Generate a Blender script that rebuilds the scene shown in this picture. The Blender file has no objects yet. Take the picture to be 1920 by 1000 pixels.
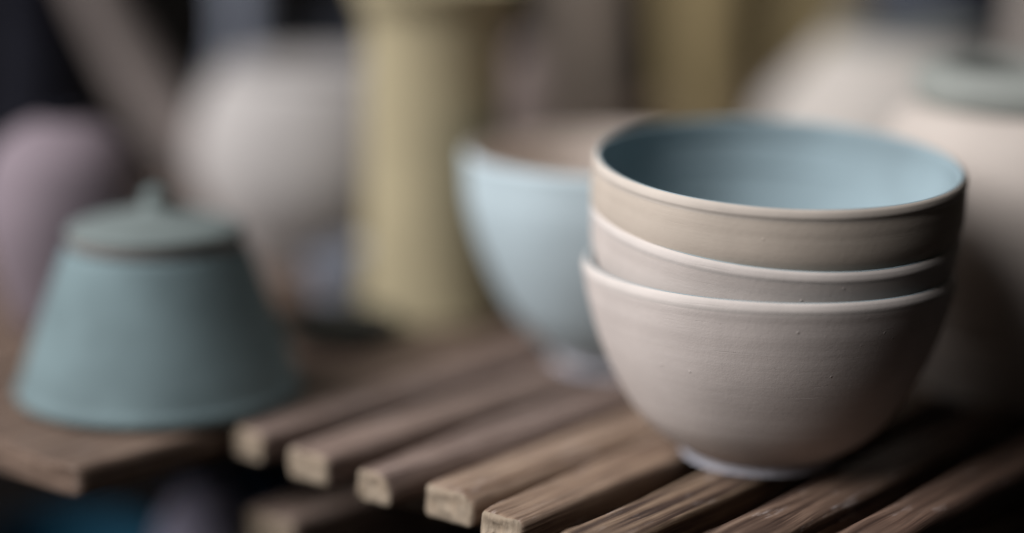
import bpy, math, random
from mathutils import Matrix, Vector, noise
random.seed(7)
S = bpy.context.scene
C = S.collection

# ------------------------------------------------------------------ camera, world, light
cd = bpy.data.cameras.new('camera')
cam = bpy.data.objects.new('camera', cd)
C.objects.link(cam)
cam.matrix_world = Matrix((
    (0.98974, -0.045055, 0.135598, 0.0),
    (0.14205, 0.207711, -0.967821, -0.747489),
    (0.01544, 0.977152, 0.211979, 0.238123),
    (0, 0, 0, 1)))
cd.sensor_width = 36
cd.lens = 65.625
cd.clip_start = 0.01
cd.clip_end = 50
cd.dof.use_dof = True
cd.dof.focus_distance = 0.697
cd.dof.aperture_fstop = 1.0
S.camera = cam

W = bpy.data.worlds.new('World')
S.world = W
W.use_nodes = True
W.node_tree.nodes['Background'].inputs[0].default_value = (1.0, 0.86, 0.74, 1)
W.node_tree.nodes['Background'].inputs[1].default_value = 0.012

def area(name, loc, target, size, energy, color):
    l = bpy.data.lights.new(name, 'AREA')
    l.shape = 'RECTANGLE'
    l.size, l.size_y = size
    l.energy = energy
    l.color = color
    o = bpy.data.objects.new(name, l)
    C.objects.link(o)
    o.location = loc
    o.rotation_euler = (Vector(target) - Vector(loc)).to_track_quat('-Z', 'Y').to_euler()
    return o
area('window_light', (-2.15, -1.2, 2.0), (0, 0.1, 0.05), (2.8, 2.0), 228, (1.0, 0.985, 0.995))

S.view_settings.view_transform = 'Standard'
S.view_settings.look = 'None'
S.view_settings.exposure = -0.22
S.view_settings.gamma = 1
S.cycles.use_denoising = True
S.cycles.max_bounces = 6

# ------------------------------------------------------------------ helpers
def tag(o, label=None, cat=None, group=None, kind=None):
    if label: o['label'] = label
    if cat: o['category'] = cat
    if group: o['group'] = group
    if kind: o['kind'] = kind
    return o

def thing(name, label, cat, loc=(0, 0, 0), group=None):
    o = bpy.data.objects.new(name, None)
    C.objects.link(o)
    o.empty_display_size = 0.02
    o.location = loc
    return tag(o, label, cat, group)

def mesh_obj(name, verts, faces, mats, parent=None, smooth=True, mi=None, loc=None):
    me = bpy.data.meshes.new(name)
    me.from_pydata(verts, [], faces)
    for m in (mats if isinstance(mats, (list, tuple)) else [mats]):
        me.materials.append(m)
    if smooth:
        me.polygons.foreach_set('use_smooth', [True] * len(faces))
    if mi:
        me.polygons.foreach_set('material_index', mi)
    me.update()
    o = bpy.data.objects.new(name, me)
    C.objects.link(o)
    if parent is not None: o.parent = parent
    if loc is not None: o.location = loc
    return o

def spline(pts, n=10):
    """Catmull-Rom through (r, z) points."""
    out = []
    P = [pts[0]] + list(pts) + [pts[-1]]
    for i in range(1, len(P) - 2):
        p0, p1, p2, p3 = P[i-1], P[i], P[i+1], P[i+2]
        for k in range(n):
            t = k / n
            out.append(tuple(0.5 * ((2*p1[j]) + (-p0[j]+p2[j])*t + (2*p0[j]-5*p1[j]+4*p2[j]-p3[j])*t*t
                                    + (-p0[j]+3*p1[j]-3*p2[j]+p3[j])*t**3) for j in (0, 1)))
    out.append(tuple(pts[-1]))
    return out

def lathe(name, prof, mat, parent=None, seg=128, wob=0.0, seed=0, loc=None, rings=0.0, sy=1.0):
    """Surface of revolution; wob = slow hand-made wobble, rings = throwing rings (metres)."""
    V, F = [], []
    n = len(prof)
    for i, (r, z) in enumerate(prof):
        for k in range(seg):
            a = 2 * math.pi * k / seg
            rr = max(r, 0.00005)
            if wob and r > 0.004:
                rr += wob * noise.noise(Vector((math.cos(a)*1.2 + seed*7, math.sin(a)*1.2, z*18)))
            if rings and r > 0.01:
                rr += rings * noise.noise(Vector((z*420 + a*0.25, seed*3.1, 0.5))) * (0.6 + 0.4*noise.noise(Vector((math.cos(a), math.sin(a), z*60+seed))))
            V.append((rr*math.cos(a), rr*math.sin(a)*sy, z))
    for i in range(n - 1):
        for k in range(seg):
            k2 = (k + 1) % seg
            F.append((i*seg+k, i*seg+k2, (i+1)*seg+k2, (i+1)*seg+k))
    return mesh_obj(name, V, F, mat, parent, loc=loc)

def box_mesh(x0, x1, y0, y1, z0, z1):
    V = [(x, y, z) for z in (z0, z1) for y in (y0, y1) for x in (x0, x1)]
    F = [(0, 2, 3, 1), (4, 5, 7, 6), (0, 1, 5, 4), (2, 6, 7, 3), (0, 4, 6, 2), (1, 3, 7, 5)]
    return V, F

# ------------------------------------------------------------------ materials
def new_mat(name):
    m = bpy.data.materials.new(name)
    m.use_nodes = True
    nt = m.node_tree
    b = nt.nodes['Principled BSDF']
    return m, nt, b

def N(nt, t, **kw):
    n = nt.nodes.new(t)
    for k, v in kw.items():
        setattr(n, k, v)
    return n

def ramp(nt, src, stops):
    r = N(nt, 'ShaderNodeValToRGB')
    e = r.color_ramp.elements
    e[0].position, e[0].color = stops[0][0], (*stops[0][1], 1)
    e[1].position, e[1].color = stops[-1][0], (*stops[-1][1], 1)
    for p, c in stops[1:-1]:
        x = e.new(p)
        x.color = (*c, 1)
    nt.links.new(src, r.inputs[0])
    return r

def noise_tex(nt, co, scale, detail=4, rough=0.55, mapscale=None, dist=0):
    if mapscale:
        mp = N(nt, 'ShaderNodeMapping')
        mp.inputs['Scale'].default_value = mapscale
        nt.links.new(co, mp.inputs['Vector'])
        co = mp.outputs[0]
    t = N(nt, 'ShaderNodeTexNoise')
    t.inputs['Scale'].default_value = scale
    t.inputs['Detail'].default_value = detail
    t.inputs['Roughness'].default_value = rough
    t.inputs['Distortion'].default_value = dist
    nt.links.new(co, t.inputs['Vector'])
    return t

def mixc(nt, f, a, b, mode='MIX'):
    m = N(nt, 'ShaderNodeMix', data_type='RGBA', blend_type=mode)
    for i, s in ((0, f), (6, a), (7, b)):
        if hasattr(s, 'links'): nt.links.new(s, m.inputs[i])
        elif i == 0: m.inputs[i].default_value = s
        else: m.inputs[i].default_value = (*s, 1)
    return m.outputs[2]

def clay(name, col, vary=0.10, rough=0.85, ringb=0.4, grain=0.55, spec=0.25, coat=0.0, streak=1.0):
    """Matt fired clay: throwing rings, fine grain, slight tonal clouds."""
    m, nt, b = new_mat(name)
    tc = N(nt, 'ShaderNodeTexCoord').outputs['Object']
    cloud = noise_tex(nt, tc, 28, 4)
    rings = noise_tex(nt, tc, 1.0, 3, 0.6, mapscale=(9, 9, 520))
    fine = noise_tex(nt, tc, 1400, 2, 0.6)
    med = noise_tex(nt, tc, 420, 3, 0.6)
    dark = tuple(c * (1 - vary) for c in col)
    lite = tuple(min(1, c * (1 + vary * 0.8)) for c in col)
    base = ramp(nt, cloud.outputs[0], [(0.3, dark), (0.7, lite)]).outputs[0]
    rr = ramp(nt, rings.outputs[0], [(0.35, (0.965, 0.96, 0.958)), (0.65, (1, 1, 1))]).outputs[0]
    base = mixc(nt, streak, base, rr, 'MULTIPLY')
    # tiny dark specks
    vo = N(nt, 'ShaderNodeTexVoronoi')
    vo.inputs['Scale'].default_value = 90
    nt.links.new(tc, vo.inputs['Vector'])
    sp = ramp(nt, vo.outputs['Distance'], [(0.02, (0.45, 0.42, 0.40)), (0.045, (1, 1, 1))]).outputs[0]
    base = mixc(nt, 0.35, base, sp, 'MULTIPLY')
    nt.links.new(base, b.inputs['Base Color'])
    b.inputs['Roughness'].default_value = rough
    b.inputs['Specular IOR Level'].default_value = spec
    b.inputs['Coat Weight'].default_value = coat
    b1 = N(nt, 'ShaderNodeBump'); b1.inputs['Strength'].default_value = ringb; b1.inputs['Distance'].default_value = 0.00012
    b2 = N(nt, 'ShaderNodeBump'); b2.inputs['Strength'].default_value = grain; b2.inputs['Distance'].default_value = 0.00008
    b3 = N(nt, 'ShaderNodeBump'); b3.inputs['Strength'].default_value = grain; b3.inputs['Distance'].default_value = 0.00012
    nt.links.new(rings.outputs[0], b1.inputs['Height'])
    nt.links.new(fine.outputs[0], b2.inputs['Height'])
    nt.links.new(med.outputs[0], b3.inputs['Height'])
    nt.links.new(b1.outputs[0], b2.inputs['Normal'])
    nt.links.new(b2.outputs[0], b3.inputs['Normal'])
    # stray lumps left in the slip
    vb = N(nt, 'ShaderNodeTexVoronoi'); vb.inputs['Scale'].default_value = 125
    nt.links.new(tc, vb.inputs['Vector'])
    lump = ramp(nt, vb.outputs['Distance'], [(0.0, (1, 1, 1)), (0.085, (0, 0, 0))]).outputs[0]
    b4 = N(nt, 'ShaderNodeBump'); b4.inputs['Strength'].default_value = 0.7; b4.inputs['Distance'].default_value = 0.0003
    # sparse scratched grooves left by the turning tool
    gv = noise_tex(nt, tc, 1.0, 2, 0.5, mapscale=(16, 16, 900))
    groove = ramp(nt, gv.outputs[0], [(0.27, (0, 0, 0)), (0.31, (1, 1, 1))]).outputs[0]
    b5 = N(nt, 'ShaderNodeBump'); b5.inputs['Strength'].default_value = 0.3; b5.inputs['Distance'].default_value = 0.00025
    nt.links.new(groove, b5.inputs['Height']); nt.links.new(b3.outputs[0], b5.inputs['Normal'])
    nt.links.new(lump, b4.inputs['Height']); nt.links.new(b5.outputs[0], b4.inputs['Normal'])
    nt.links.new(b4.outputs[0], b.inputs['Normal'])
    return m

def wood(name, seed, dark, mid, lite, knots=(), pale=0.5, contrast=1.0, rough=0.62, spec=0.35):
    """Weathered brown slat; the board's own x runs along the grain."""
    m, nt, b = new_mat(name)
    tc = N(nt, 'ShaderNodeTexCoord').outputs['Object']
    mp = N(nt, 'ShaderNodeMapping')
    mp.inputs['Location'].default_value = (seed*1.37, seed*0.71, seed*0.33)
    nt.links.new(tc, mp.inputs['Vector'])
    co = mp.outputs[0]
    # bend the grain round the knots
    kmask = None
    for kx, ky, kr in knots:
        vs = N(nt, 'ShaderNodeVectorMath', operation='SUBTRACT'); vs.inputs[1].default_value = (kx, ky, 0)
        nt.links.new(tc, vs.inputs[0])
        ms = N(nt, 'ShaderNodeVectorMath', operation='MULTIPLY'); ms.inputs[1].default_value = (0.45, 1, 0)
        nt.links.new(vs.outputs[0], ms.inputs[0])
        ln = N(nt, 'ShaderNodeVectorMath', operation='LENGTH'); nt.links.new(ms.outputs[0], ln.inputs[0])
        mr = N(nt, 'ShaderNodeMapRange', interpolation_type='SMOOTHSTEP')
        mr.inputs['From Min'].default_value = kr*2.6; mr.inputs['From Max'].default_value = 0
        nt.links.new(ln.outputs['Value'], mr.inputs[0])
        sc = N(nt, 'ShaderNodeVectorMath', operation='SCALE')
        nt.links.new(ms.outputs[0], sc.inputs[0]); nt.links.new(mr.outputs[0], sc.inputs['Scale'])
        sc2 = N(nt, 'ShaderNodeVectorMath', operation='SCALE'); sc2.inputs['Scale'].default_value = -0.45
        nt.links.new(sc.outputs[0], sc2.inputs[0])
        ad = N(nt, 'ShaderNodeVectorMath', operation='ADD')
        nt.links.new(co, ad.inputs[0]); nt.links.new(sc2.outputs[0], ad.inputs[1])
        co = ad.outputs[0]
        mk = N(nt, 'ShaderNodeMapRange', interpolation_type='SMOOTHSTEP')
        mk.inputs['From Min'].default_value = kr; mk.inputs['From Max'].default_value = kr*0.35
        nt.links.new(ln.outputs['Value'], mk.inputs[0])
        kmask = mk.outputs[0]
    warp = noise_tex(nt, co, 1, 3, 0.5, mapscale=(14, 60, 60))
    wv = N(nt, 'ShaderNodeVectorMath', operation='SCALE'); wv.inputs['Scale'].default_value = 0.0016
    nt.links.new(warp.outputs['Color'], wv.inputs[0])
    ad = N(nt, 'ShaderNodeVectorMath', operation='ADD')
    nt.links.new(co, ad.inputs[0]); nt.links.new(wv.outputs[0], ad.inputs[1])
    co = ad.outputs[0]
    broad = noise_tex(nt, co, 1, 4, 0.55, mapscale=(5, 300, 300))
    fine = noise_tex(nt, co, 1, 4, 0.65, mapscale=(12, 620, 620))
    patch = noise_tex(nt, co, 1, 4, 0.6, mapscale=(40, 90, 90))
    k = 0.16 / contrast
    base = ramp(nt, broad.outputs[0], [(0.5-k, dark), (0.5, mid), (0.5+k, lite)]).outputs[0]
    fr = ramp(nt, fine.outputs[0], [(0.40, (0.30, 0.26, 0.25)), (0.53, (1, 1, 1))]).outputs[0]
    base = mixc(nt, 0.6, base, fr, 'MULTIPLY')
    pr = ramp(nt, patch.outputs[0], [(0.35, (0.62, 0.58, 0.58)), (0.62, (1.0, 1.0, 1.0))]).outputs[0]
    base = mixc(nt, 0.65, base, pr, 'MULTIPLY')
    # dried clay slip rubbed into the grain
    slip = noise_tex(nt, co, 1, 5, 0.7, mapscale=(38, 120, 120))
    sm = ramp(nt, slip.outputs[0], [(0.57, (0, 0, 0)), (0.72, (1, 1, 1))]).outputs[0]
    gr = ramp(nt, fine.outputs[0], [(0.38, (0, 0, 0)), (0.62, (1, 1, 1))]).outputs[0]
    sm = mixc(nt, 1.0, sm, gr, 'MULTIPLY')
    ms = N(nt, 'ShaderNodeMath', operation='MULTIPLY'); ms.inputs[1].default_value = pale
    nt.links.new(sm, ms.inputs[0])
    base = mixc(nt, ms.outputs[0], base, (0.50, 0.46, 0.45))
    base = mixc(nt, 1.0, base, (1.02, 0.985, 0.965), 'MULTIPLY')
    if kmask is not None:
        km = N(nt, 'ShaderNodeMath', operation='MULTIPLY'); km.inputs[1].default_value = 0.55
        nt.links.new(kmask, km.inputs[0])
        base = mixc(nt, km.outputs[0], base, tuple(c*1.2 for c in dark))
    nt.links.new(base, b.inputs['Base Color'])
    b.inputs['Roughness'].default_value = rough
    b.inputs['Specular IOR Level'].default_value = spec
    b1 = N(nt, 'ShaderNodeBump'); b1.inputs['Strength'].default_value = 0.8; b1.inputs['Distance'].default_value = 0.0004
    b2 = N(nt, 'ShaderNodeBump'); b2.inputs['Strength'].default_value = 0.7; b2.inputs['Distance'].default_value = 0.0008
    nt.links.new(fine.outputs[0], b1.inputs['Height'])
    nt.links.new(broad.outputs[0], b2.inputs['Height']); nt.links.new(b1.outputs[0], b2.inputs['Normal'])
    nt.links.new(b2.outputs[0], b.inputs['Normal'])
    return m

def endgrain(name, col):
    m, nt, b = new_mat(name)
    tc = N(nt, 'ShaderNodeTexCoord').outputs['Object']
    t = noise_tex(nt, tc, 1, 4, 0.6, mapscale=(160, 320, 110))
    t2 = noise_tex(nt, tc, 130, 3, 0.6)
    base = ramp(nt, t.outputs[0], [(0.3, tuple(c*0.85 for c in col)), (0.55, col), (0.75, tuple(min(1, c*1.25) for c in col))]).outputs[0]
    pr = ramp(nt, t2.outputs[0], [(0.35, (0.75, 0.70, 0.66)), (0.6, (1, 1, 1))]).outputs[0]
    base = mixc(nt, 0.8, base, pr, 'MULTIPLY')
    nt.links.new(base, b.inputs['Base Color'])
    b.inputs['Roughness'].default_value = 0.85
    b1 = N(nt, 'ShaderNodeBump'); b1.inputs['Strength'].default_value = 0.9; b1.inputs['Distance'].default_value = 0.0009
    nt.links.new(t.outputs[0], b1.inputs['Height']); nt.links.new(b1.outputs[0], b.inputs['Normal'])
    return m

def plain(name, col, rough=0.9, vary=0.25, scale=6):
    m, nt, b = new_mat(name)
    tc = N(nt, 'ShaderNodeTexCoord').outputs['Object']
    t = noise_tex(nt, tc, scale, 4)
    base = ramp(nt, t.outputs[0], [(0.3, tuple(c*(1-vary) for c in col)), (0.7, tuple(c*(1+vary) for c in col))]).outputs[0]
    nt.links.new(base, b.inputs['Base Color'])
    b.inputs['Roughness'].default_value = rough
    b.inputs['Specular IOR Level'].default_value = 0.05
    return m

M = {}
M['clay_low'] = clay('bisque_clay_pale', (0.56, 0.50, 0.465))
M['clay_mid'] = clay('bisque_clay_grey', (0.53, 0.472, 0.435))
M['clay_top'] = clay('bisque_clay_buff', (0.475, 0.41, 0.345))
M['lip_pale'] = clay('pale_slip', (0.53, 0.483, 0.45))
M['lip_top'] = clay('buff_slip', (0.50, 0.445, 0.39))
M['blue_in'] = clay('blue_glaze_matt', (0.26, 0.335, 0.365), vary=0.12, rough=0.95, ringb=0.25, grain=0.25, spec=0.1)
M['foot'] = clay('white_foot_slip', (0.47, 0.47, 0.52), vary=0.2, ringb=0.2)
M['blue_out'] = clay('pale_blue_glaze', (0.42, 0.505, 0.54), vary=0.08)
M['clay_in'] = clay('bisque_inside', (0.66, 0.585, 0.525))
M['teal'] = clay('teal_glaze', (0.143, 0.197, 0.208), vary=0.16, ringb=0.08, streak=0.2)
M['lid'] = clay('grey_green_glaze', (0.155, 0.185, 0.18), vary=0.10)
M['lidrim'] = clay('lid_edge_clay', (0.17, 0.155, 0.145), vary=0.10)
M['yellow'] = clay('mustard_glaze', (0.35, 0.30, 0.19), vary=0.10)
M['ochre'] = clay('ochre_glaze', (0.25, 0.195, 0.10), vary=0.25)
M['taupe'] = clay('taupe_glaze', (0.20, 0.165, 0.135), vary=0.15)
M['lilac'] = clay('lilac_taupe_glaze', (0.22, 0.175, 0.16), vary=0.15)
M['grey'] = clay('pale_grey_glaze', (0.35, 0.33, 0.318), vary=0.10)
M['bluegrey'] = clay('blue_grey_glaze', (0.22, 0.24, 0.29), vary=0.15)
M['pink'] = clay('mauve_glaze', (0.215, 0.175, 0.198), vary=0.10)
M['cream'] = clay('cream_clay', (0.44, 0.405, 0.37), vary=0.07)
M['cream_dim'] = clay('cream_clay_jar', (0.455, 0.405, 0.365), vary=0.07)
M['sage'] = clay('sage_rim_glaze', (0.245, 0.26, 0.24), vary=0.10)
M['charcoal'] = clay('charcoal_glaze', (0.012, 0.0125, 0.018), vary=0.6, spec=0.05)
M['slate'] = clay('slate_glaze', (0.06, 0.068, 0.09), vary=0.3)
M['black'] = plain('dark_hollow', (0.012, 0.011, 0.011))
M['deepteal'] = clay('deep_teal_glaze', (0.010, 0.075, 0.13), vary=0.15)
M['lavender'] = clay('lavender_glaze', (0.30, 0.28, 0.36), vary=0.10)
M['navy'] = clay('navy_glaze', (0.03, 0.06, 0.12), vary=0.2)
M['wall'] = plain('dark_wall', (0.004, 0.0035, 0.003), scale=2)
M['floor'] = plain('dark_floor', (0.010, 0.010, 0.012), scale=2)
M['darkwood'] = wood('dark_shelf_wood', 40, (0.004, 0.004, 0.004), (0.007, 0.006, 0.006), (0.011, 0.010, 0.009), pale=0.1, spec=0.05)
M['bearer'] = wood('bearer_wood_darkened', 41, (0.03, 0.018, 0.010), (0.055, 0.035, 0.022), (0.08, 0.055, 0.035), pale=0.1)  # shade between the slats put into the colour, hiding the crossbars
M['bearer_lightened'] = wood('bearer_wood_lightened', 43, (.13,.095,.075), (.24,.185,.155), (.34,.27,.23), pale=.3)  # colour lightened to offset the shadow of the slats and crossbar above
M['spout'] = clay('spout_shaded_clay', (0.16, 0.135, 0.125), vary=0.2)  # pot's clay darkened; the spout's shade is put into its colour
M['olive'] = clay('dark_patch_black', (0.012, 0.012, 0.009), vary=0.2)
M['end_pale'] = endgrain('end_grain_pale', (0.29, 0.232, 0.170))  # pale tan end grain of the slats and bearers
M['end_dark'] = endgrain('end_grain_dark', (0.13, 0.085, 0.06))

# ------------------------------------------------------------------ setting
V, F = box_mesh(-3.5, 3.5, -2.5, 2.6, -0.86, -0.82)
tag(mesh_obj('floor', V, F, M['floor'], smooth=False), kind='structure')
V, F = box_mesh(-3.5, 3.5, 2.5, 2.56, -0.815, 2.4)
tag(mesh_obj('back_wall', V, F, M['wall'], smooth=False), kind='structure')

# ------------------------------------------------------------------ slatted bench
ANG = math.radians(59.0)
D = Vector((math.cos(ANG), math.sin(ANG), 0))
NV = Vector((math.sin(ANG), -math.cos(ANG), 0))

def board(name, s0, s1, n0, n1, z1, th, mat, endmat, parent, seed=0, bev=0.0022, chip=0.0008, nx=70, rough_end=1.0, lt=0.0, rt=0.0, tl=.12, bow=0.0, rb=None):
    """A hand-worn board: rounded section swept along its length, uneven edges, chipped ends."""
    w = n1 - n0
    sec = []
    rb = rb or bev
    def corner(cy, cz, a0, ry=None, rz=None):
        for i in range(4):
            a = a0 + i * math.pi / 6
            sec.append((cy + (ry or bev)*math.cos(a), cz + (rz or bev)*math.sin(a)))
    # local y: from 0 (left edge) to -w (right edge); z from -th to 0
    corner(-bev, -bev, 0)                # left top
    k = 5
    for i in range(1, k): sec.append((-bev - (w - bev - rb)*i/k, 0))
    rz = min(rb, th*0.6)
    corner(-w + rb, -rz, math.pi/2, rb, rz)
    for i in range(1, 3): sec.append((-w, -rz - (th - bev - rz)*i/3))
    corner(-w + bev, -th + bev, math.pi)
    for i in range(1, k): sec.append((-w + bev + (w - 2*bev)*i/k, -th))
    corner(-bev, -th + bev, 1.5*math.pi)
    for i in range(1, 3): sec.append((0, -th + bev + (th - 2*bev)*i/3))
    ns = len(sec)
    L = s1 - s0
    xs = [0, 0.0006, 0.0018, 0.0034]
    x = 0.006
    step = 0.0055
    while x < L - 0.01:
        xs.append(x); x += step; step = min(step*1.045, 0.05)
    xs.append(L)
    V, F, MI = [], [], []
    cy, cz = -w/2, -th/2
    for i, x in enumerate(xs):
        sh = 1.0
        if i == 0: sh = 0.86
        elif i == 1: sh = 0.95
        elif i == 2: sh = 0.985
        for (y, z) in sec:
            q = Vector((x*30, y*90 + seed*11.3, z*90))
            edge = chip if i < 4 else chip*0.5
            dy = edge * noise.noise(q) + 0.35*chip*noise.noise(q*4.0)
            dz = edge * 0.6 * noise.noise(q + Vector((5, 9, 1))) + 0.3*chip*noise.noise(q*4.0 + Vector((3, 1, 1)))
            tp = max(0.0, 1 - x/tl)**0.6
            if y > cy: y = y - lt*tp*(y-cy)/(w/2)
            else: y = y + rt*tp*(cy-y)/(w/2)
            yy = cy + (y-cy)*sh + dy + bow*math.sin(x*14)
            zz = cz + (z-cz)*sh + dz
            xx = x
            if i < 5:
                xx += rough_end*0.0018*noise.noise(Vector((seed*3.7, y*150, z*150))) * (1 - i/5)
            V.append((xx, yy, min(zz, 0.0003)))
    n = len(xs)
    for i in range(n-1):
        for j in range(ns):
            j2 = (j+1) % ns
            F.append((i*ns+j, (i+1)*ns+j, (i+1)*ns+j2, i*ns+j2))
            MI.append(1 if i < 1 else 0)
    # end cap grid: rings shrinking to the centre with a torn surface
    prev = [j for j in range(ns)]
    for kk, f in enumerate((0.8, 0.55, 0.28)):
        cur = []
        for (y, z) in sec:
            if y > cy: y = y - lt*(y-cy)/(w/2)
            else: y = y + rt*(cy-y)/(w/2)
            yy = cy + (y-cy)*0.86*f; zz = cz + (z-cz)*0.86*f
            xx = rough_end*(0.0022*noise.noise(Vector((seed*3.7, yy*210, zz*210))) - 0.0004)
            cur.append(len(V)); V.append((xx, yy, zz))
        for j in range(ns):
            j2 = (j+1) % ns
            F.append((prev[j], prev[j2], cur[j2], cur[j])); MI.append(1)
        prev = cur
    c = len(V); V.append((0, cy, cz))
    for j in range(ns):
        F.append((prev[j], prev[(j+1) % ns], c)); MI.append(1)
    F.append(tuple((n-1)*ns + j for j in range(ns))); MI.append(1)
    o = mesh_obj(name, V, F, [mat, endmat], parent, mi=MI)
    p = D*s0 + NV*n0
    o.location = (p.x, p.y, z1)
    o.rotation_euler = (0, 0, ANG)
    return o

bench = thing('slatted_bench', 'worn brown wooden bench top of narrow slats and wide planks', 'bench')
#        n0      n1      s0     knots (x, y)            dark                   mid                 lite              pale contrast
slats = [(-.1895, -.1685, -.1190, (),                     (.14,.100,.084), (.26,.198,.170), (.36,.290,.255), .5, 1.0, .35),
         (-.1520, -.1280, -.1235, (),                     (.145,.102,.084), (.265,.203,.172), (.37,.297,.255), .5, 1.0, .30),
         (-.1130, -.0890, -.1245, ((.066, -.0185, .006),),(.135,.096,.078), (.26,.200,.172), (.37,.300,.265), .6, 1.0, .30),
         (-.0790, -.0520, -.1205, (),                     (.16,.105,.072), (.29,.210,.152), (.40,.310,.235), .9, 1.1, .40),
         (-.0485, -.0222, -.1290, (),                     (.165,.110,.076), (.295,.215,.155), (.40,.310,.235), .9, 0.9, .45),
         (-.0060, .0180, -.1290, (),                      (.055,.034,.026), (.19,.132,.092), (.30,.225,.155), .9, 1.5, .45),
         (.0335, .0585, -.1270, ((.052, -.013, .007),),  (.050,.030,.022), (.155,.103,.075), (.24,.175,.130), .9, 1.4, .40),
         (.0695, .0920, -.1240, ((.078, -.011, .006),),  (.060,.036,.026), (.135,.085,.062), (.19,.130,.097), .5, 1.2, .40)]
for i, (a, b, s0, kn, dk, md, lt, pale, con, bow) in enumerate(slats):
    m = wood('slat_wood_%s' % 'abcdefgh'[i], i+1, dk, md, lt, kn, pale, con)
    board('slat', s0, 1.25, a, b, 0.0, 0.0135, m, M['end_pale'], bench, seed=i+1, bow=(-1)**i*0.00015, chip=0.0011, bev=.0028,
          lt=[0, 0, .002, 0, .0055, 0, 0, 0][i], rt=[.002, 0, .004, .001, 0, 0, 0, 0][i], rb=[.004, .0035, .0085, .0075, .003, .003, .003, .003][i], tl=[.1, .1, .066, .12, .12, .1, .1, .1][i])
mp = wood('plank_wood', 20, (.09,.062,.046), (.17,.123,.094), (.26,.196,.152), (), .4, 1.0)
plk = [(-.330, -.1925, -.199), (-.480, -.338, -.175), (-.640, -.488, -.15)]
for i, (a, b, s0) in enumerate(plk):
    board('plank', s0, 1.13, a, b, -0.0005, 0.013, mp, M['end_dark'], bench, seed=20+i, bev=0.003, chip=0.0011)

def cross(s0, s1, n0, n1, z0, z1):
    V, F = box_mesh(s0, s1, -n1, -n0, z0, z1)
    o = mesh_obj('crossbar', V, F, M['bearer'], bench, smooth=False)
    o.rotation_euler = (0, 0, ANG)
    return o
cross(-.062, -.028, -.63, .098, -.0375, -.0145)
cross(.40, .44, -.63, .098, -.0375, -.0145)
cross(.95, .99, -.63, .098, -.0375, -.0145)
board('bearer', -.1125, 1.2, -.1915, -.1600, -.0385, .034, M['bearer_lightened'], M['end_pale'], bench, seed=33, bev=0.003)
board('bearer', -.1125, 1.2, .045, .0765, -.0385, .034, M['bearer'], M['end_pale'], bench, seed=34, bev=0.003)

# ------------------------------------------------------------------ stacked bowls
OUT = [(.0340, .0050), (.0385, .0078), (.0450, .0125), (.0535, .0215), (.0608, .0340), (.0670, .0480), (.0719, .0640), (.0740, .0735)]
STEEP = [(.0352, .0058), (.0378, .0080), (.0435, .0125), (.0530, .0215), (.0615, .0340), (.0686, .0480), (.0731, .0620), (.0742, .0720)]
STEEPER = STEEP[:5] + [(.0696, .0480), (.0747, .0605), (.0750, .0710)]
def tilt_matrix(center, ax, ay, h):
    ca = Matrix.Rotation(ax, 4, 'X'); cb = Matrix.Rotation(ay, 4, 'Y')
    R = cb @ ca
    return Matrix.Translation(Vector(center)) @ R @ Matrix.Translation((0, 0, -h))

def bowl(label, center, ax, ay, body_mat, lip_mat, glaze, foot_mat, seed, R=.075, h=.0813, slim=0.0, t=.0034, zs=1.0, rs=1.0, group=None, steep=False):
    root = thing('bowl', label, 'bowl', group=group)
    root.matrix_world = tilt_matrix(center, ax, ay, h*zs)
    sc = R/.075
    out = [((r - slim*(1 - abs(2*z/.0813 - 1)))*sc, z*zs) for r, z in ((OUT, STEEP, STEEPER)[int(steep)])]
    H = h*zs
    Rr = R
    full = spline(out + [(Rr - .0004, H - .0050), (Rr - .0001, H - .0030), (Rr - .0006, H - .0013), (Rr - .0012, H - .0005), (Rr - .0018, H - .0001)], 8)
    cut = max(i for i, (r, z) in enumerate(full[:len(out)*8+4]) if z < H - .0046)
    body = [(0.0, .0056*zs), (.0325*sc, .0049*zs)] + full[:cut+1]
    lip = full[cut:]
    inner = [(max(r - (t + (min(.0024, max(0, .072 - z)*.25) if steep else 0))*sc, .001), z) for r, z in out if z > .012*zs]
    inner = inner[::-1]
    floor = [(.031*sc, .0098*zs), (.018*sc, .0088*zs), (.0005, .0086*zs)]
    innerp = spline([(Rr - .0018, H - .0001), (Rr - .0026, H), (Rr - .0033, H - .0007), (Rr - .0037, H - .0024)] + inner + floor, 8)
    lathe('body', body, body_mat, root, seg=160, wob=.0005, seed=seed, rings=.00006)
    lathe('lip', lip, lip_mat, root, seg=160, wob=.0005, seed=seed, rings=.00006)
    lathe('inside_glaze', innerp, glaze, root, seg=160, wob=.0003, seed=seed+.3, rings=.00008)
    # foot ring
    f = [(.0332*sc, .0054*zs), (.0318*sc, .0040), (.0318*sc, .0020), (.0324*sc, .0006), (.0318*sc, .0), (.0305*sc, .0), (.0295*sc, .0010), (.0290*sc, .0056*zs)]
    lathe('foot_ring', spline(f, 4), foot_mat, root, seg=128, wob=.0002, seed=seed)
    return root

G1 = 'three nested blue lined bowls'
bowl('bottom bowl of the stack, pale bisque outside, full body showing, white foot on the slats',
     (0, 0, .0813), 0, 0, M['clay_low'], M['lip_pale'], M['blue_in'], M['foot'], 1, group=G1)
bowl('middle bowl of the stack, only a narrow grey clay band and pale rim showing',
     (.0019, .0022, .1018), .119, .0600, M['clay_mid'], M['lip_pale'], M['blue_in'], M['foot'], 2, R=.0744, steep=True, group=G1)
bowl('top bowl of the stack, buff outside, open with its matt blue inside showing',
     (.0023, .0032, .1227), .092, .0264, M['clay_top'], M['lip_top'], M['blue_in'], M['foot'], 3, R=.0748, steep=2, group=G1)

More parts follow.
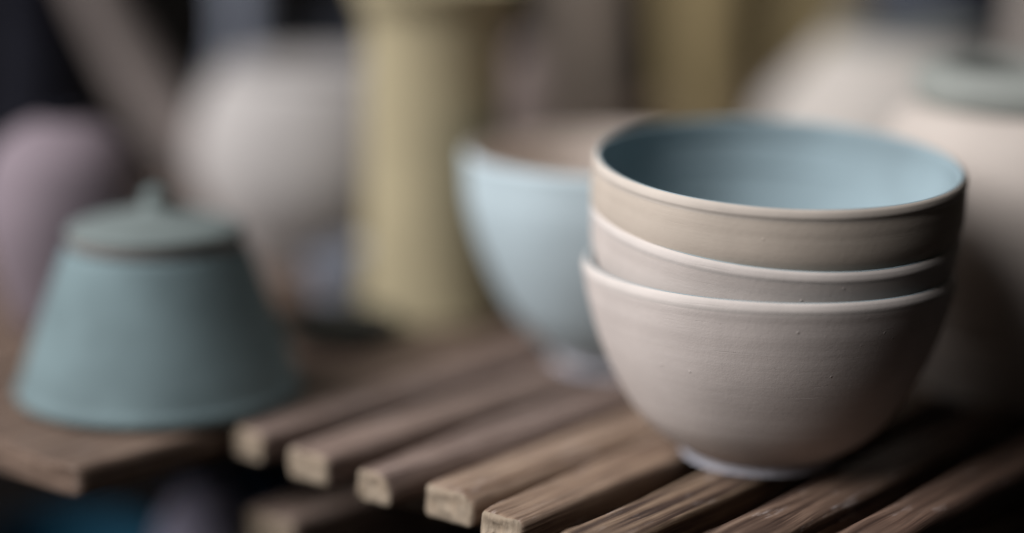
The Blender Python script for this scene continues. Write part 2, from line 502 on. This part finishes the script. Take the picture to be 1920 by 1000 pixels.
# pale blue bowl behind the stack
bowl('pale blue glazed bowl with unglazed brown inside, behind the stacked bowls',
     (-.0688, .1373, .1030), 0, 0, M['blue_out'], M['blue_out'], M['clay_in'], M['foot'], 4, R=.0785, zs=1.267, steep=1)

# ------------------------------------------------------------------ lidded teal jar
r = thing('lidded_jar', 'small teal green conical jar with grey green lid and pointed knob', 'jar', (-.2702, .0379, 0))
lathe('body', [(0, .0002)] + spline([(.058, .0002), (.0622, .0012), (.0636, .0040), (.0625, .0070), (.0615, .0085), (.0580, .0200), (.0510, .0400), (.0440, .0590), (.0405, .0675), (.0380, .0685), (.030, .0690)], 6), M['teal'], r, wob=.0005, seed=5, rings=.00003)
lid = lathe('lid', [(0, .0745)] + spline([(.020, .0745), (.0370, .0742), (.0388, .0753), (.0385, .0768), (.0340, .0790), (.0240, .0816), (.0120, .0840), (.0070, .0852), (.0005, .0856)], 6), M['lid'], r, wob=.0003, seed=6)
lathe('lid_rim', spline([(.036, .0690), (.0378, .0692), (.0384, .0702), (.0384, .0740), (.0365, .0744)], 4), M['lidrim'], r, wob=.0003, seed=6)
k = lathe('knob', spline([(.0100, .0838), (.0066, .0855), (.0056, .0875), (.0060, .0895), (.0060, .0912), (.0045, .0934), (.0018, .0948), (.0, .0950)], 5), M['lid'], None, seg=48)
k.parent = lid

# ------------------------------------------------------------------ mustard vase
r = thing('mustard_vase', 'tall mustard yellow cylinder vase with flared grooved rim', 'vase', (-.1775, .2203, 0))
body = spline([(.0400, .0002), (.0418, .0020), (.0408, .0060), (.0392, .0180), (.0382, .0400), (.0372, .0800), (.0370, .1200), (.0374, .1420), (.0380, .1550), (.0410, .1635), (.0425, .1648)], 7)
lathe('body', [(0, .0002)] + body, M['yellow'], r, wob=.0005, seed=8, rings=.0002)
lathe('rim', spline([(.0420, .1642), (.0416, .1658), (.0430, .1680), (.0445, .1730), (.0445, .1760), (.0435, .1765), (.0420, .1700), (.0330, .1500), (.031, .12), (.031, .02), (.0, .019)], 5), M['yellow'], r, wob=.0005, seed=8)

# ------------------------------------------------------------------ cream jar right, with sage collar
r = thing('collared_jar', 'large cream clay jar with a sage grey collar at right edge behind the bowls', 'jar', (.1235, .1350, 0))
lathe('base', [(0, .0002)] + spline([(.052, .0002), (.0560, .0012), (.0575, .0050), (.0600, .0150), (.0625, .0260), (.0630, .0295), (.0600, .0305)], 6), M['cream_dim'], r, wob=.0004, seed=9)
lathe('body', spline([(.0580, .0304), (.0618, .0308), (.0640, .0345), (.0690, .0500), (.0730, .0700), (.0750, .0900), (.0745, .1050), (.0710, .1190), (.0640, .1285), (.0580, .1318), (.052, .1325)], 7), M['cream_dim'], r, wob=.0005, seed=9, rings=.0002)
lathe('collar', spline([(.0560, .1320), (.0585, .1334), (.0602, .1370), (.0606, .1430), (.0590, .1470), (.0550, .1492), (.0470, .1500), (.0410, .1480), (.0380, .1420), (.0400, .1300), (.0600, .1100), (.062, .06), (.05, .035), (0, .034)], 7), M['sage'], r, wob=.0004, seed=9)

# cream conical jar behind
r = thing('shouldered_jar', 'cream clay jar with sloping shoulders, behind the stacked bowls', 'jar', (.0780, .4500, 0))
lathe('body', [(0, .0002)] + spline([(.075, .0002), (.0800, .003), (.0860, .0300), (.0900, .0600), (.0870, .0830), (.0780, .0980), (.0620, .1160), (.0500, .1290), (.0470, .1315)], 7), M['cream'], r, wob=.0006, seed=10)
lathe('rim', spline([(.0472, .1312), (.0480, .1330), (.0475, .1350), (.0440, .1355), (.0400, .1330), (.0600, .1000), (.07, .05), (0, .02)], 6), M['sage'], r, wob=.0004, seed=10)

# ------------------------------------------------------------------ big pale grey pot behind
r = thing('rounded_pot', 'big pale grey round bodied pot with a long spout, left of the mustard vase', 'pot', (-.2670, .3420, 0))
lathe('body', [(0, .0002)] + spline([(.050, .0002), (.0540, .0020), (.0600, .0120), (.0710, .0280), (.0780, .0450), (.0805, .0620), (.0785, .0800), (.0730, .0980), (.0665, .1100), (.0600, .1150)], 7), M['grey'], r, wob=.0006, seed=11)
lathe('lid', spline([(.0602, .1147), (.0620, .1165), (.0600, .1180), (.0400, .1195), (.0200, .1203), (0, .1205)], 6), M['grey'], r, wob=.0004, seed=11)

def tube(name, pts, rad, mat, parent, seg=24, n=24):
    V, F = [], []
    P = [Vector(p) for p in pts]
    path = []
    Q = [P[0]] + P + [P[-1]]
    for i in range(1, len(Q)-2):
        for k in range(n):
            t = k/n
            path.append((0.5*((2*Q[i]) + (-Q[i-1]+Q[i+1])*t + (2*Q[i-1]-5*Q[i]+4*Q[i+1]-Q[i+2])*t*t + (-Q[i-1]+3*Q[i]-3*Q[i+1]+Q[i+2])*t**3), (i-1+t)/(len(P)-1)))
    path.append((P[-1], 1))
    for i, (p, t) in enumerate(path):
        d = (path[min(i+1, len(path)-1)][0] - path[max(i-1, 0)][0]).normalized()
        x = d.cross(Vector((0, 1, 0))).normalized(); y = d.cross(x)
        r = rad[0]*(1-t) + rad[1]*t
        for k in range(seg):
            a = 2*math.pi*k/seg
            V.append(tuple(p + x*math.cos(a)*r + y*math.sin(a)*r))
    m = len(path)
    for i in range(m-1):
        for k in range(seg):
            k2 = (k+1) % seg
            F.append((i*seg+k, i*seg+k2, (i+1)*seg+k2, (i+1)*seg+k))
    F.append(tuple(range(seg))[::-1]); F.append(tuple((m-1)*seg+k for k in range(seg)))
    return mesh_obj(name, V, F, mat, parent)
tube('spout', [(-.050, .004, .040), (-.085, .010, .062), (-.115, .013, .098), (-.150, .016, .158), (-.162, .017, .185)], (.022, .012), M['spout'], r)

# slate handled cup-like neck vase (blue grey streak)
r = thing('slender_vase', 'slender blue grey vase rising behind the pale grey pot', 'vase', (-.3500, .4600, 0))
lathe('body', [(0, .0002)] + spline([(.024, .0002), (.026, .003), (.030, .035), (.027, .075), (.0170, .110), (.0145, .135), (.0165, .165), (.021, .195), (.022, .200), (.019, .1985), (.012, .150), (0, .148)], 7), M['bluegrey'], r, wob=.0005, seed=12)

# dark dish on top behind grey pot / mustard vase
r = thing('dark_dish', 'dark blue black shallow dish behind the pale grey pot', 'dish', (-.2680, .6200, 0))
lathe('body', [(0, .0002)] + spline([(.03, .0002), (.034, .004), (.036, .04), (.040, .080), (.058, .100), (.066, .118), (.064, .120), (.054, .106), (.03, .098), (0, .096)], 6), M['slate'], r, wob=.0005, seed=13)

# mauve jar, left edge
r = thing('round_jar', 'mauve pink egg shaped jar at the left edge behind the teal jar', 'jar', (-.3510, .1350, 0))
lathe('body', [(0, .0002)] + spline([(.018, .0002), (.0205, .0015), (.0285, .0120), (.0360, .0350), (.0400, .0580), (.0395, .0760), (.0365, .0890), (.0285, .1000), (.0180, .1065), (.0100, .1090)], 7), M['pink'], r, wob=.0005, seed=14)
lathe('neck', spline([(.0102, .1086), (.0095, .1105), (.0100, .1120), (.0080, .1125), (.0065, .1105), (.0060, .1040), (0, .10)], 5), M['charcoal'], r, wob=.0004, seed=14)

# charcoal vase behind the mauve jar
r = thing('charcoal_vase', 'mottled charcoal vase standing behind the mauve jar', 'vase', (-.4600, .3700, 0))
lathe('body', [(0, .0002)] + spline([(.026, .0002), (.030, .003), (.033, .04), (.031, .08), (.027, .11), (.026, .14), (.029, .17), (.033, .195), (.030, .195), (.022, .15), (0, .14)], 7), M['charcoal'], r, wob=.001, seed=15)

# small grey cup between pot and vase
r = thing('small_cup', 'small grey cup half hidden beside the foot of the mustard vase', 'cup', (-.2290, .2250, 0))
lathe('body', [(0, .0002)] + spline([(.013, .0002), (.0145, .001), (.0170, .010), (.0195, .022), (.0205, .030), (.0195, .0305), (.017, .020), (.012, .006), (0, .005)], 6), M['bluegrey'], r, wob=.0003, seed=16, seg=64)

# far vases
def vase(name, label, loc, prof, mat, seed, cat='vase'):
    r = thing(name, label, cat, loc)
    lathe('body', [(0, .0002)] + spline(prof, 6), mat, r, wob=.0006, seed=seed, seg=96)
    return r
vase('tall_vase', 'tall taupe vase behind the pale blue bowl, right of the mustard vase', (-.1510, .8000, 0),
     [(.023, .0002), (.025, .003), (.024, .04), (.026, .08), (.031, .12), (.035, .16), (.034, .19), (.032, .20), (.029, .198), (.030, .15), (0, .14)], M['taupe'], 17)
vase('small_vase', 'small lilac brown vase between the mustard vase and the taupe vase', (-.1690, .5000, 0),
     [(.014, .0002), (.016, .002), (.0185, .03), (.0195, .07), (.0165, .098), (.011, .112), (.009, .116), (.0075, .115), (.012, .09), (0, .08)], M['lilac'], 18)
vase('ochre_vase', 'wide ochre brown vase behind the top bowl', (-.0530, .8000, 0),
     [(.026, .0002), (.028, .003), (.029, .03), (.031, .06), (.035, .10), (.038, .14), (.036, .18), (.031, .20), (.029, .205), (.026, .20), (.030, .15), (0, .14)], M['ochre'], 19)
vase('far_ochre_vase', 'far ochre vase showing above the cream shouldered jar', (.0480, 1.1000, 0),
     [(.032, .0002), (.034, .003), (.036, .06), (.034, .10), (.029, .14), (.028, .17), (.031, .18), (.028, .18), (.025, .14), (0, .13)], M['ochre'], 20)
vase('slate_vase', 'wide dark slate blue vase at top right behind the cream jars', (.1330, 1.0000, 0),
     [(.040, .0002), (.044, .003), (.056, .04), (.064, .09), (.064, .14), (.055, .18), (.050, .19), (.047, .188), (.05, .14), (0, .13)], M['slate'], 21)
vase('pale_vase', 'slim pale beige vase at the top right corner', (.2060, .7600, 0),
     [(.018, .0002), (.020, .003), (.022, .06), (.019, .11), (.017, .15), (.019, .19), (.017, .19), (.014, .15), (0, .14)], M['cream_dim'], 22)

# ------------------------------------------------------------------ lower shelf and the pots on it
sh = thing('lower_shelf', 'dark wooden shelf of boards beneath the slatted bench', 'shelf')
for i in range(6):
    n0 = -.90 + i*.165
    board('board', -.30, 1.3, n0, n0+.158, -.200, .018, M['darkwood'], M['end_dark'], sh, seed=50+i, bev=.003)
def potlow(name, label, x, y, prof, mat, seed):
    r = thing(name, label, 'bowl', (x, y, -.1998))
    lathe('body', [(0, .0002)] + spline(prof, 6), mat, r, wob=.0005, seed=seed, seg=96)
potlow('teal_bowl', 'deep teal bowl on the lower shelf at bottom left', -.3500, .1250,
       [(.02, .0002), (.023, .002), (.030, .02), (.040, .06), (.045, .09), (.043, .091), (.036, .06), (.02, .012), (0, .01)], M['deepteal'], 31)
potlow('lavender_pot', 'lavender grey rounded pot on the lower shelf under the bench end', -.2780, .1290,
       [(.02, .0002), (.023, .002), (.028, .04), (.029, .08), (.024, .105), (.014, .120), (0, .124)], M['lavender'], 32)
potlow('navy_bowl', 'navy blue bowl on the lower shelf behind the lavender pot', -.2900, .2350,
       [(.02, .0002), (.023, .002), (.030, .03), (.036, .07), (.038, .095), (.036, .096), (.030, .06), (.02, .012), (0, .01)], M['navy'], 33)
potlow('dark_teal_bowl', 'dark teal bowl on the lower shelf under the middle slats', -.1650, .1800,
       [(.02, .0002), (.023, .002), (.030, .03), (.038, .07), (.041, .095), (.039, .096), (.032, .06), (.02, .012), (0, .01)], M['navy'], 34)

vase('black_bottle', 'small black bottle beside the slim beige vase at top right', (.1640, .7000, 0),
     [(.016, .0002), (.018, .003), (.020, .05), (.019, .080), (.012, .094), (.008, .100), (.008, .108), (.006, .108), (.005, .10), (0, .09)], M['black'], 23, cat='bottle')

vase('dark_patch_dish', 'black dish added to fill the dark patch on the plank below the mustard vase', (-.2150, .1470, 0),  # black dish form added to fill the dark patch beside the teal jar
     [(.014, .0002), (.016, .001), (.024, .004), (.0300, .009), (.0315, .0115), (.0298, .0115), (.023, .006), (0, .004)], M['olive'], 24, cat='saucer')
